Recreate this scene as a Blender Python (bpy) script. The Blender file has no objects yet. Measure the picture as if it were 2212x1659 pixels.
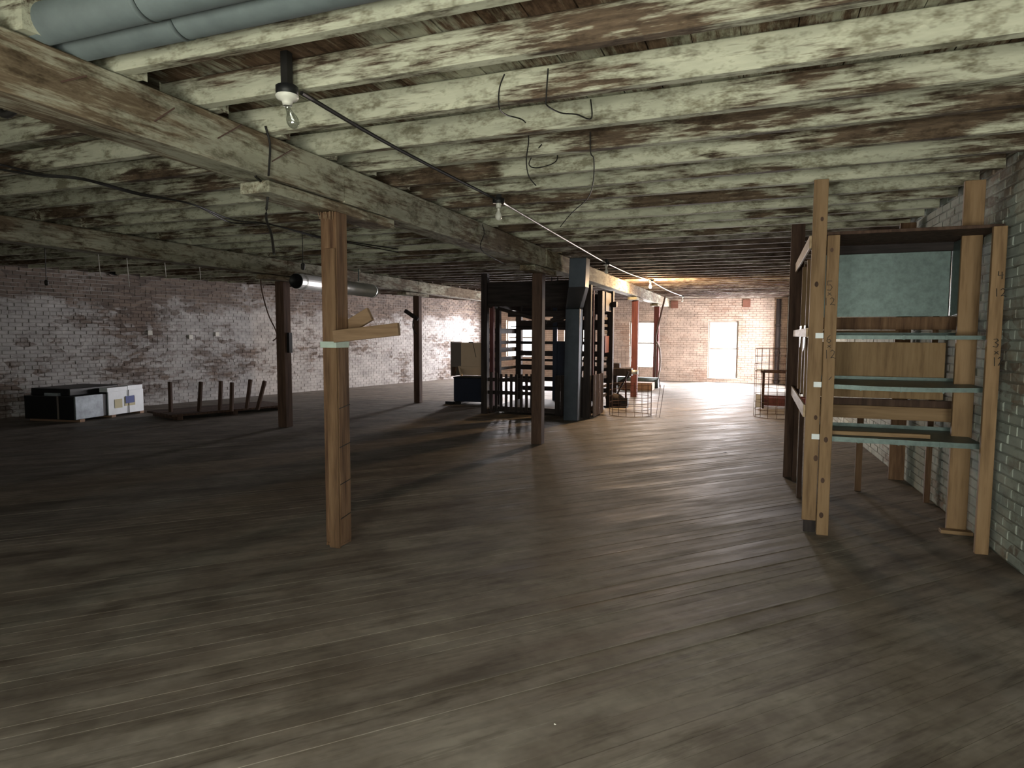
import bpy, math, random
from mathutils import Vector, Matrix
random.seed(7)
scn = bpy.context.scene
COL = scn.collection

# ------------------------------------------------------------------ camera
W, H, F_PX, EYE = 2212, 1659, 1400.0, 1.6
YAW, PITCH, ROLL = math.radians(20.8), math.radians(4.35), math.radians(0.2)
_F = Vector((-math.sin(YAW)*math.cos(PITCH), math.cos(YAW)*math.cos(PITCH), -math.sin(PITCH)))
_R = Vector((math.cos(YAW), math.sin(YAW), 0)); _U = _R.cross(_F)
_R, _U = math.cos(ROLL)*_R + math.sin(ROLL)*_U, -math.sin(ROLL)*_R + math.cos(ROLL)*_U
_O = Vector((0, 0, EYE))
cam = bpy.data.cameras.new('camera'); cam.sensor_width = 36; cam.lens = F_PX/W*36
cam.clip_start = .05; cam.clip_end = 200
cobj = bpy.data.objects.new('camera', cam); COL.objects.link(cobj)
cobj.matrix_world = Matrix(((_R.x, _U.x, -_F.x, 0), (_R.y, _U.y, -_F.y, 0), (_R.z, _U.z, -_F.z, EYE), (0, 0, 0, 1)))
scn.camera = cobj

def at(x, y, z=None, X=None, Y=None):
    d = _F + _R*((x-W/2)/F_PX) - _U*((y-H/2)/F_PX)
    t = (z-EYE)/d.z if z is not None else (X/d.x if X is not None else Y/d.y)
    return _O + d*t
def proj(P):
    v = Vector(P)-_O; d = v.dot(_F)
    if d < .05: return None
    return (W/2+F_PX*v.dot(_R)/d, H/2-F_PX*v.dot(_U)/d, d)

# ------------------------------------------------------------------ world, exposure, daylight
scn.view_settings.view_transform = 'Standard'; scn.view_settings.look = 'None'
scn.view_settings.gamma = 1; scn.view_settings.use_curve_mapping = False
scn.view_settings.exposure = 0.0
wd = bpy.data.worlds.new('overcast_sky'); scn.world = wd; wd.use_nodes = True
wd.node_tree.nodes['Background'].inputs[0].default_value = (.93, .97, 1, 1)
wd.node_tree.nodes['Background'].inputs[1].default_value = 6.0
scn.cycles.max_bounces = 4; scn.cycles.diffuse_bounces = 3; scn.cycles.glossy_bounces = 2
scn.cycles.transmission_bounces = 2; scn.cycles.transparent_max_bounces = 6; scn.cycles.adaptive_threshold = .08; scn.cycles.use_light_tree = False
scn.cycles.sample_clamp_indirect = 4

def daylight(name, loc, direction, sx, sz, radiance, color):
    l = bpy.data.lights.new(name, 'AREA'); l.shape = 'RECTANGLE'; l.size = sx; l.size_y = sz
    l.energy = radiance*math.pi*sx*sz; l.color = color
    o = bpy.data.objects.new(name, l); COL.objects.link(o); o.location = loc
    o.rotation_euler = Vector(direction).to_track_quat('-Z', 'Y').to_euler()
    return o
# room outline: the side walls are not parallel
Y_FAR, Y_BACK = 23.2, -1.2
def xl(y): return -12.75 + .216*(y-10)      # left wall line
def xr(y): return 1.957 - .0477*y           # right wall line
FAR_WIN = [(-9.05, -8.0, .75, 2.15), (-6.75, -5.6, .75, 2.1), (-4.33, -3.4, .45, 2.08), (-1.62, -.66, .12, 2.08)]
RIGHT_WIN = (20.4, 22.3, .12, 2.1)
BACK_WIN = [(-1.7, -.7, .7, 2.0), (.2, 1.4, .7, 2.0)]
DAY = (1.0, .945, .955)
for k, (a, b, z0, z1) in enumerate(FAR_WIN):
    daylight('window_daylight', ((a+b)/2, Y_FAR+.42, (z0+z1)/2), (0, -1, 0), b-a+.1, z1-z0+.1, (270, 85, 90, 185)[k], DAY)
_yr = (RIGHT_WIN[0]+RIGHT_WIN[1])/2
daylight('window_daylight', (xr(_yr)+.42, _yr, 1.1), (-1, 0, 0), 1.9, 1.95, 50, DAY)
for (a, b, z0, z1) in BACK_WIN:
    daylight('window_daylight', ((a+b)/2, Y_BACK-.3, (z0+z1)/2), (0, 1, .42), b-a, z1-z0, 38.0, (.98, 1.0, .83))

# ------------------------------------------------------------------ materials
def nodes(name):
    m = bpy.data.materials.new(name); m.use_nodes = True
    nt = m.node_tree; return m, nt, nt.nodes['Principled BSDF']
def N(nt, t, **kw):
    n = nt.nodes.new(t)
    for k, v in kw.items(): setattr(n, k, v)
    return n
def ramp(nt, src, stops):
    r = N(nt, 'ShaderNodeValToRGB'); e = r.color_ramp.elements
    while len(e) < len(stops): e.new(.5)
    for i, (p, c) in enumerate(stops): e[i].position = p; e[i].color = (*c, 1) if len(c) == 3 else c
    nt.links.new(src, r.inputs[0]); return r.outputs[0]
def noise(nt, vec, scale, detail=6, rough=.6, sc=(1, 1, 1), off=(0, 0, 0)):
    mp = N(nt, 'ShaderNodeMapping'); mp.inputs['Scale'].default_value = sc; mp.inputs['Location'].default_value = off
    nt.links.new(vec, mp.inputs[0])
    n = N(nt, 'ShaderNodeTexNoise'); n.inputs['Scale'].default_value = scale
    n.inputs['Detail'].default_value = min(detail, 4); n.inputs['Roughness'].default_value = rough
    nt.links.new(mp.outputs[0], n.inputs['Vector']); return n.outputs['Fac']
def mix(nt, fac, a, b, mode='MIX'):
    m = N(nt, 'ShaderNodeMix', data_type='RGBA', blend_type=mode)
    if isinstance(fac, float): m.inputs[0].default_value = fac
    else: nt.links.new(fac, m.inputs[0])
    for i, v in ((6, a), (7, b)):
        if isinstance(v, tuple): m.inputs[i].default_value = (*v, 1)
        else: nt.links.new(v, m.inputs[i])
    return m.outputs[2]
def pos(nt):
    return N(nt, 'ShaderNodeNewGeometry').outputs['Position']
def bump(nt, src, bs, strength=.3, dist=.01):
    b = N(nt, 'ShaderNodeBump'); b.inputs['Strength'].default_value = strength; b.inputs['Distance'].default_value = dist
    nt.links.new(src, b.inputs['Height']); nt.links.new(b.outputs[0], bs.inputs['Normal'])

AX = {'x': (1, 12, 12), 'y': (12, 1, 12), 'z': (12, 12, 1), 'd': (1, 1, 1)}
def wood(name, axis, dark, mid, light, rough=.8, scale=1.6, vary=.35, b=.25):
    m, nt, bs = nodes(name); p = pos(nt)
    g = noise(nt, p, scale, 8, .65, AX[axis])
    c = ramp(nt, g, [(.3, dark), (.5, mid), (.72, light)])
    oi = N(nt, 'ShaderNodeObjectInfo').outputs['Random']
    v = ramp(nt, oi, [(0, (1-vary,)*3), (1, (1, 1, 1))])
    c = mix(nt, 1.0, c, v, 'MULTIPLY')
    nt.links.new(c, bs.inputs['Base Color']); bs.inputs['Roughness'].default_value = rough
    bs.inputs['Specular IOR Level'].default_value = .25
    bump(nt, g, bs, b, .01); return m
def limewashed(name, axis, paint, bare, bare2, amount=.5, patch=1.3):
    """old white paint flaking off brown timber"""
    m, nt, bs = nodes(name); p = pos(nt)
    st = {'x': (.45, 1.6, 1.9), 'y': (1.6, .45, 1.9), 'z': (1.6, 1.6, .5)}[axis]
    big = noise(nt, p, patch, 9, .68, st)
    fine = noise(nt, p, 9.0, 6, .7, {'x': (.5, 5, 5), 'y': (5, .5, 5), 'z': (5, 5, .5)}[axis])
    add = N(nt, 'ShaderNodeMath', operation='MULTIPLY_ADD'); add.inputs[1].default_value = .45
    nt.links.new(fine, add.inputs[0]); nt.links.new(big, add.inputs[2])
    msk = ramp(nt, add.outputs[0], [(amount+.13, (0, 0, 0)), (amount+.24, (1, 1, 1))])
    bc = ramp(nt, fine, [(.35, bare2), (.65, bare)])
    pc = ramp(nt, noise(nt, p, 3.0, 8, .7, st, (5, 2, 1)), [(.3, tuple(x*.62 for x in paint)), (.62, paint)])
    c = mix(nt, msk, bc, pc)
    gr = noise(nt, p, 7.0, 10, .78, {'x': (.6, 1, 1.3), 'y': (1, .6, 1.3), 'z': (1, 1, .6)}[axis], (9, 3, 4))
    c = mix(nt, 1.0, c, ramp(nt, gr, [(.36, (.42, .39, .35)), (.52, (1, 1, 1))]), 'MULTIPLY')
    oi = N(nt, 'ShaderNodeObjectInfo').outputs['Random']
    c = mix(nt, 1.0, c, ramp(nt, oi, [(0, (.78, .78, .78)), (1, (1, 1, 1))]), 'MULTIPLY')
    nt.links.new(c, bs.inputs['Base Color']); bs.inputs['Roughness'].default_value = .85
    bs.inputs['Specular IOR Level'].default_value = .2
    bump(nt, fine, bs, .3, .006); return m
def brick_mat(name, wash, clay, clay2, amount, top_bare=None, tint=None):
    m, nt, bs = nodes(name); p = pos(nt)
    big = noise(nt, p, .55, 8, .62, (1, 1, 1.7)); fine = noise(nt, p, 14, 5, .7)
    vo = N(nt, 'ShaderNodeTexVoronoi'); vo.inputs['Scale'].default_value = 1
    mp = N(nt, 'ShaderNodeMapping'); mp.inputs['Scale'].default_value = (4.4, 4.4, 13.0)
    nt.links.new(p, mp.inputs[0]); nt.links.new(mp.outputs[0], vo.inputs['Vector'])
    sep = N(nt, 'ShaderNodeSeparateColor'); nt.links.new(vo.outputs['Color'], sep.inputs[0])
    a = N(nt, 'ShaderNodeMath', operation='MULTIPLY_ADD'); a.inputs[1].default_value = .3
    nt.links.new(fine, a.inputs[0]); nt.links.new(big, a.inputs[2])
    a2 = N(nt, 'ShaderNodeMath', operation='MULTIPLY_ADD'); a2.inputs[1].default_value = .16
    nt.links.new(sep.outputs[0], a2.inputs[0]); nt.links.new(a.outputs[0], a2.inputs[2])
    src = a2.outputs[0]
    if top_bare:
        sx = N(nt, 'ShaderNodeSeparateXYZ'); nt.links.new(p, sx.inputs[0])
        mr = N(nt, 'ShaderNodeMapRange'); mr.inputs[1].default_value = top_bare[0]; mr.inputs[2].default_value = top_bare[1]
        mr.inputs[3].default_value = 0; mr.inputs[4].default_value = -.26
        nt.links.new(sx.outputs[2], mr.inputs[0])
        s = N(nt, 'ShaderNodeMath', operation='ADD'); nt.links.new(src, s.inputs[0]); nt.links.new(mr.outputs[0], s.inputs[1]); src = s.outputs[0]
    msk = ramp(nt, src, [(amount, (0, 0, 0)), (amount+.16, (1, 1, 1))])
    cc = ramp(nt, sep.outputs[1], [(0, clay2), (1, clay)])
    wc = ramp(nt, noise(nt, p, 2.2, 7, .65, (1, 1, 2), (3, 1, 7)), [(.3, tuple(x*.6 for x in wash)), (.65, wash)])
    c = mix(nt, msk, cc, wc)
    nt.links.new(c, bs.inputs['Base Color']); bs.inputs['Roughness'].default_value = .9
    bs.inputs['Specular IOR Level'].default_value = .15
    bump(nt, fine, bs, .35, .006); return m
def plain(name, col, rough=.6, metal=0.0, var=.25, scale=6, spec=.3):
    m, nt, bs = nodes(name)
    n = noise(nt, pos(nt), scale, 6, .65)
    c = ramp(nt, n, [(.3, tuple(x*(1-var) for x in col)), (.7, col)])
    nt.links.new(c, bs.inputs['Base Color']); bs.inputs['Roughness'].default_value = rough
    bs.inputs['Metallic'].default_value = metal; bs.inputs['Specular IOR Level'].default_value = spec
    return m

M = {}
M['joist'] = limewashed('limewashed_joist', 'x', (.585, .58, .455), (.155, .108, .072), (.07, .048, .033), .515)
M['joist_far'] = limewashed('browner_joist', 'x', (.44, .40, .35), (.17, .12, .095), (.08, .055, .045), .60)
M['beam'] = limewashed('limewashed_beam', 'y', (.45, .435, .34), (.24, .185, .125), (.125, .09, .058), .535)
M['plank'] = limewashed('ceiling_plank', 'y', (.45, .44, .35), (.20, .13, .085), (.10, .06, .038), .52)
M['post'] = wood('aged_post', 'z', (.065, .033, .02), (.145, .08, .045), (.24, .145, .085), .8)
M['darkpost'] = wood('dark_post', 'z', (.05, .028, .02), (.095, .055, .04), (.15, .09, .065), .8)  # darker than the aged post: shade of the backlit posts is in the colour
M['redpost'] = wood('red_post', 'z', (.10, .036, .036), (.165, .06, .06), (.22, .085, .08), .8)
M['oldpine'] = wood('old_pine', 'z', (.085, .046, .026), (.175, .103, .058), (.235, .146, .085), .8, 1.6, .1)
M['oldpine_x'] = wood('old_pine_board', 'x', (.17, .105, .062), (.25, .16, .098), (.30, .198, .125), .8, 1.6, .1)
M['pine'] = wood('new_pine_upright', 'z', (.15, .088, .044), (.27, .168, .09), (.34, .22, .125), .7, 1.2, .15)
M['pine_x'] = wood('new_pine_rail', 'x', (.15, .088, .044), (.26, .165, .09), (.33, .215, .12), .7, 1.2, .15)
M['pine_y_lit'] = wood('new_pine_side_rail_lit', 'y', (.25, .17, .1), (.42, .30, .19), (.55, .42, .3), .7, 1.2, .15)  # paler copy of the pine: window light on the side rails, put into the colour
M['ply'] = wood('plywood', 'z', (.16, .098, .05), (.25, .16, .085), (.30, .20, .11), .75, 2, .1)
M['dark'] = wood('dark_timber', 'z', (.018, .014, .014), (.04, .03, .03), (.07, .055, .05), .75)  # near-black brown wood grain
M['dark_x'] = wood('dark_timber_rail', 'x', (.018, .014, .014), (.04, .03, .03), (.07, .055, .05), .75)
M['blue_panel'] = plain('dark_blue_painted_panel', (.02, .026, .05), .5)
M['duct'] = plain('dull_blue_duct', (.085, .10, .125), .45, .6)
M['pipe'] = plain('faded_blue_grey_pipe', (.13, .155, .16), .7)
M['galv'] = plain('galvanised_sheet', (.14, .185, .18), .45, .4, .35, 22)
M['silver'] = plain('shiny_duct', (.66, .66, .64), .42, .6, .15)
M['black'] = plain('black_plastic', (.012, .012, .013), .5)
M['cable'] = plain('black_cable', (.018, .016, .015), .6)
M['greycable'] = plain('pale_conduit', (.55, .52, .50), .45, .3)
M['white'] = plain('porcelain', (.72, .70, .64), .35)
M['whitemetal'] = plain('white_enamel', (.78, .83, .88), .4, 0, .12, 4)
M['greypanel'] = plain('streaky_grey_panel', (.42, .48, .54), .5, .1, .5, 5)
M['cream'] = plain('cream_board', (.74, .57, .42), .7, 0, .08, 2)
M['taupe'] = plain('taupe_board', (.20, .17, .155), .7, 0, .1, 2)
M['rust'] = plain('rusty_wire', (.12, .07, .055), .7, .3)
M['ink'] = plain('black_marker_ink', (.015, .012, .01), .6)
M['tape'] = plain('pale_green_tape', (.50, .60, .54), .6)
M['paper'] = plain('paper_tag', (.55, .50, .32), .7, 0, .1)
M['bluetag'] = plain('blue_tag', (.05, .08, .28), .6, 0, .1)
M['rustpanel'] = plain('rusty_corrugated', (.30, .22, .20), .5, .3)
M['vent'] = plain('brown_vent', (.26, .12, .085), .8)
M['frame'] = plain('window_frame_paint', (.42, .38, .33), .6)
M['card'] = plain('cardboard', (.35, .22, .15), .8)
M['brick_left'] = brick_mat('whitewashed_brick', (.49, .475, .472), (.21, .165, .14), (.11, .09, .08), .575, (2.0, 2.4))
M['brick_far'] = brick_mat('tan_brick', (.62, .50, .42), (.46, .34, .27), (.38, .27, .215), .55)
M['brick_right'] = brick_mat('grey_green_brick', (.42, .455, .41), (.24, .18, .14), (.14, .115, .09), .54)
M['mortar_left'] = brick_mat('mortar_left_mat', (.40, .38, .37), (.10, .075, .065), (.07, .055, .05), .60)
M['mortar_far'] = brick_mat('mortar_far_mat', (.36, .28, .24), (.26, .2, .165), (.2, .15, .12), .6)
M['mortar_right'] = brick_mat('mortar_right_mat', (.30, .32, .29), (.22, .20, .16), (.15, .13, .11), .58)
M['plaster'] = plain('back_wall_plaster', (.42, .42, .36), .9)
M['slab'] = plain('dark_void', (.03, .022, .017), .9)

# glass: clear with a reflective surface
m, nt, bs = nodes('window_glass')
tr = N(nt, 'ShaderNodeBsdfTransparent'); gl = N(nt, 'ShaderNodeBsdfGlossy'); gl.inputs['Roughness'].default_value = .05
mx = N(nt, 'ShaderNodeMixShader'); mx.inputs[0].default_value = .08
nt.links.new(tr.outputs[0], mx.inputs[1]); nt.links.new(gl.outputs[0], mx.inputs[2])
nt.links.new(mx.outputs[0], nt.nodes['Material Output'].inputs[0]); M['glass'] = m
m, nt, bs = nodes('clear_bulb_glass')
tr = N(nt, 'ShaderNodeBsdfTransparent'); tr.inputs[0].default_value = (.8, .82, .8, 1)
gl = N(nt, 'ShaderNodeBsdfGlossy'); gl.inputs['Roughness'].default_value = .08
mx = N(nt, 'ShaderNodeMixShader'); mx.inputs[0].default_value = .3
nt.links.new(tr.outputs[0], mx.inputs[1]); nt.links.new(gl.outputs[0], mx.inputs[2])
nt.links.new(mx.outputs[0], nt.nodes['Material Output'].inputs[0]); M['clearbulb'] = m
m, nt, bs = nodes('lit_bulb'); bs.inputs['Emission Color'].default_value = (1, .72, .38, 1); bs.inputs['Emission Strength'].default_value = 120
M['litbulb'] = m
# floor: dusty worn boards laid on the diagonal
m, nt, bs = nodes('dusty_floorboard'); p = pos(nt)
rot = N(nt, 'ShaderNodeMapping'); rot.inputs['Rotation'].default_value = (0, 0, math.radians(-47)); nt.links.new(p, rot.inputs[0])
g = noise(nt, rot.outputs[0], 1.1, 9, .68, (.5, 9, 1)); d1 = noise(nt, p, .55, 8, .62); d2 = noise(nt, rot.outputs[0], 2.2, 7, .7, (.35, 1.6, 1), (4, 4, 0))
c = ramp(nt, g, [(.3, (.085, .062, .047)), (.52, (.175, .135, .105)), (.75, (.25, .20, .16))])
dust = ramp(nt, d2, [(.34, (.125, .105, .09)), (.62, (.31, .28, .245))])
c = mix(nt, ramp(nt, d1, [(.34, (.45, .45, .45)), (.62, (.9, .9, .9))]), c, dust)
mo = noise(nt, p, 2.6, 10, .72, (1, 1, 1), (2, 8, 0)); c = mix(nt, 1.0, c, ramp(nt, mo, [(.34, (.66, .64, .62)), (.58, (1, 1, 1))]), 'MULTIPLY')
sp = noise(nt, rot.outputs[0], 5.0, 8, .75, (.3, 2.2, 1), (7, 1, 0)); c = mix(nt, 1.0, c, ramp(nt, sp, [(.33, (.6, .58, .56)), (.48, (1, 1, 1))]), 'MULTIPLY')
oi = N(nt, 'ShaderNodeObjectInfo').outputs['Random']
c = mix(nt, 1.0, c, ramp(nt, oi, [(0, (.90, .90, .90)), (1, (1, 1, 1))]), 'MULTIPLY')
nt.links.new(c, bs.inputs['Base Color'])
nt.links.new(ramp(nt, d2, [(.3, (.52,)*3), (.65, (.8,)*3)]), bs.inputs['Roughness'])
bs.inputs['Specular IOR Level'].default_value = .3; bump(nt, g, bs, .3, .006); M['floor'] = m

# ------------------------------------------------------------------ mesh helpers
class MB:
    def __init__(s): s.v = []; s.f = []
    def add(s, vs, fs):
        o = len(s.v); s.v += [tuple(x) for x in vs]; s.f += [tuple(i+o for i in f) for f in fs]; return s
    def box(s, x0, x1, y0, y1, z0, z1):
        return s.add([(x0, y0, z0), (x1, y0, z0), (x1, y1, z0), (x0, y1, z0), (x0, y0, z1), (x1, y0, z1), (x1, y1, z1), (x0, y1, z1)],
                     [(3, 2, 1, 0), (4, 5, 6, 7), (0, 1, 5, 4), (1, 2, 6, 5), (2, 3, 7, 6), (3, 0, 4, 7)])
    def obox(s, c, u, v, w):           # centre and three half-axis vectors
        c, u, v, w = map(Vector, (c, u, v, w))
        vs = [c+a*u+b*v+e*w for e in (-1, 1) for a, b in ((-1, -1), (1, -1), (1, 1), (-1, 1))]
        return s.add(vs, [(3, 2, 1, 0), (4, 5, 6, 7), (0, 1, 5, 4), (1, 2, 6, 5), (2, 3, 7, 6), (3, 0, 4, 7)])
    def bar(s, p, q, w, h, up=(0, 0, 1)):   # square-section bar from p to q
        p, q = Vector(p), Vector(q); d = (q-p).normalized(); up = Vector(up)
        if abs(d.dot(up)) > .98: up = Vector((0, 1, 0))
        a = d.cross(up).normalized(); b = a.cross(d)
        return s.obox((p+q)/2, a*w/2, b*h/2, (q-p)/2)
    def tube(s, pts, r, n=6, cap=True):
        pts = [Vector(p) for p in pts]; rings = []
        for i, p in enumerate(pts):
            d = (pts[min(i+1, len(pts)-1)]-pts[max(i-1, 0)]).normalized()
            up = Vector((0, 0, 1)) if abs(d.z) < .95 else Vector((0, 1, 0))
            a = d.cross(up).normalized(); b = a.cross(d)
            rr = r[i] if isinstance(r, (list, tuple)) else r
            rings.append([p+(a*math.cos(t)+b*math.sin(t))*rr for t in [2*math.pi*k/n for k in range(n)]])
        vs = [v for g in rings for v in g]; fs = []
        for i in range(len(pts)-1):
            for k in range(n):
                fs.append((i*n+k, i*n+(k+1) % n, (i+1)*n+(k+1) % n, (i+1)*n+k))
        if cap: fs += [tuple(range(n)), tuple(range((len(pts)-1)*n, len(pts)*n))[::-1]]
        return s.add(vs, fs)
    def lathe(s, c, prof, n=16):       # profile of (radius, z) about a vertical axis at c
        return s.tube([(c[0], c[1]+1e-6*i, c[2]+z) for i, (r, z) in enumerate(prof)], [r for r, z in prof], n)
    def sag(s, pts, r, n=6, sub=6):    # smooth curve through points
        P = [Vector(p) for p in pts]; out = []
        for i in range(len(P)-1):
            p0, p1, p2, p3 = P[max(i-1, 0)], P[i], P[i+1], P[min(i+2, len(P)-1)]
            for k in range(sub):
                t = k/sub
                out.append(.5*((2*p1)+(p2-p0)*t+(2*p0-5*p1+4*p2-p3)*t*t+(3*p1-p0-3*p2+p3)*t**3))
        out.append(P[-1]); return s.tube(out, r, n)
    def mesh(s, name, origin=(0, 0, 0), smooth=False):
        o = Vector(origin); me = bpy.data.meshes.new(name)
        me.from_pydata([tuple(Vector(v)-o) for v in s.v], [], s.f); me.update()
        if smooth: me.polygons.foreach_set('use_smooth', [True]*len(me.polygons))
        return me
def root_of(o):
    while o.parent: o = o.parent
    return o
def part(name, mb, mat, parent, smooth=False, label=None, bevel=0):
    me = mb.mesh(name, root_of(parent).location, smooth); me.materials.append(M[mat] if isinstance(mat, str) else mat)
    o = bpy.data.objects.new(name, me); COL.objects.link(o); o.parent = parent
    if label: o['label'] = label
    if bevel:
        b = o.modifiers.new('edge', 'BEVEL'); b.width = bevel; b.segments = 1; b.limit_method = 'ANGLE'
    return o
def solo(name, mb, mat, base, label, cat, group=None, smooth=False, bevel=0, kind=None):
    me = mb.mesh(name, base, smooth); me.materials.append(M[mat] if isinstance(mat, str) else mat)
    o = bpy.data.objects.new(name, me); COL.objects.link(o); o.location = base
    if kind: o['kind'] = kind
    if label: o['label'] = label
    if cat: o['category'] = cat
    if group: o['group'] = group
    if bevel:
        b = o.modifiers.new('edge', 'BEVEL'); b.width = bevel; b.segments = 1; b.limit_method = 'ANGLE'
    return o
def thing(name, base, label, cat, group=None):
    o = bpy.data.objects.new(name, None); COL.objects.link(o); o.location = base; o.empty_display_size = .1
    o['label'] = label; o['category'] = cat
    if group: o['group'] = group
    return o
def structure(name, mb, mat, label):
    return solo(name, mb, mat, (0, 0, 0), label, None, kind='structure')

# ------------------------------------------------------------------ floor
ROOM = [(xl(Y_BACK), Y_BACK), (xr(Y_BACK), Y_BACK), (xr(Y_FAR), Y_FAR), (xl(Y_FAR), Y_FAR)]
def clip(poly, n, c, keep_less):        # clip convex polygon by n.x <= c (or >= c)
    out = []; sg = 1 if keep_less else -1
    f = lambda p: sg*(n[0]*p[0]+n[1]*p[1]-c)
    for i, p in enumerate(poly):
        q = poly[(i+1) % len(poly)]; a, b = f(p), f(q)
        if a <= 0: out.append(p)
        if (a < 0 < b) or (b < 0 < a):
            t = a/(a-b); out.append((p[0]+(q[0]-p[0])*t, p[1]+(q[1]-p[1])*t))
    return out
BIG = [(xl(Y_BACK)-.3, Y_BACK-.3), (xr(Y_BACK)+.3, Y_BACK-.3), (xr(Y_FAR)+.3, Y_FAR+.3), (xl(Y_FAR)-.3, Y_FAR+.3)]
mb = MB(); n4 = [(x, y, z) for z in (-.16, -.03) for x, y in BIG]
mb.add(n4, [(3, 2, 1, 0), (4, 5, 6, 7), (0, 1, 5, 4), (1, 2, 6, 5), (2, 3, 7, 6), (3, 0, 4, 7)])
floor = structure('floor', mb, 'slab', 'dusty worn wooden floor of narrow boards laid on the diagonal')
ang = math.radians(43); bd = (math.sin(ang), math.cos(ang)); bn = (bd[1], -bd[0])
cs = [bn[0]*x+bn[1]*y for x, y in ROOM]; c0, c1 = min(cs), max(cs); bw = .085
strips = []
k = 0
while c0+k*bw < c1:
    a = c0+k*bw+.001; b = c0+(k+1)*bw-.001; k += 1
    pl = clip(clip(ROOM, bn, b, True), bn, a, False)
    if len(pl) < 3: continue
    best = 0
    for x, y in pl+[(sum(p[0] for p in pl)/len(pl), sum(p[1] for p in pl)/len(pl))]: pass
    # nearest visible point of the strip decides how large it shows
    ts = [bd[0]*x+bd[1]*y for x, y in pl]; mid = (a+b)/2
    for i in range(60):
        t = min(ts)+(max(ts)-min(ts))*i/59; q = proj((bn[0]*mid+bd[0]*t, bn[1]*mid+bd[1]*t, 0))
        if q and 0 <= q[0] <= W and 0 <= q[1] <= H: best = max(best, 1/q[2])
    strips.append((best, pl))
order = sorted(range(len(strips)), key=lambda i: -strips[i][0]); chosen = set(order[:298])
rest = MB()
for i, (bst, pl) in enumerate(strips):
    dz = random.uniform(-.0016, 0); n = len(pl)
    vs = [(x, y, -.03) for x, y in pl]+[(x, y, dz+random.uniform(-.001, .001)) for x, y in pl]
    fs = [tuple(range(n))[::-1], tuple(range(n, 2*n))]+[(j, (j+1) % n, n+(j+1) % n, n+j) for j in range(n)]
    if i in chosen: part('floorboard', MB().add(vs, fs), 'floor', floor)
    else: rest.add(vs, fs)
if rest.v: part('floorboards', rest, 'floor', floor)['kind'] = 'stuff'

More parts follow.
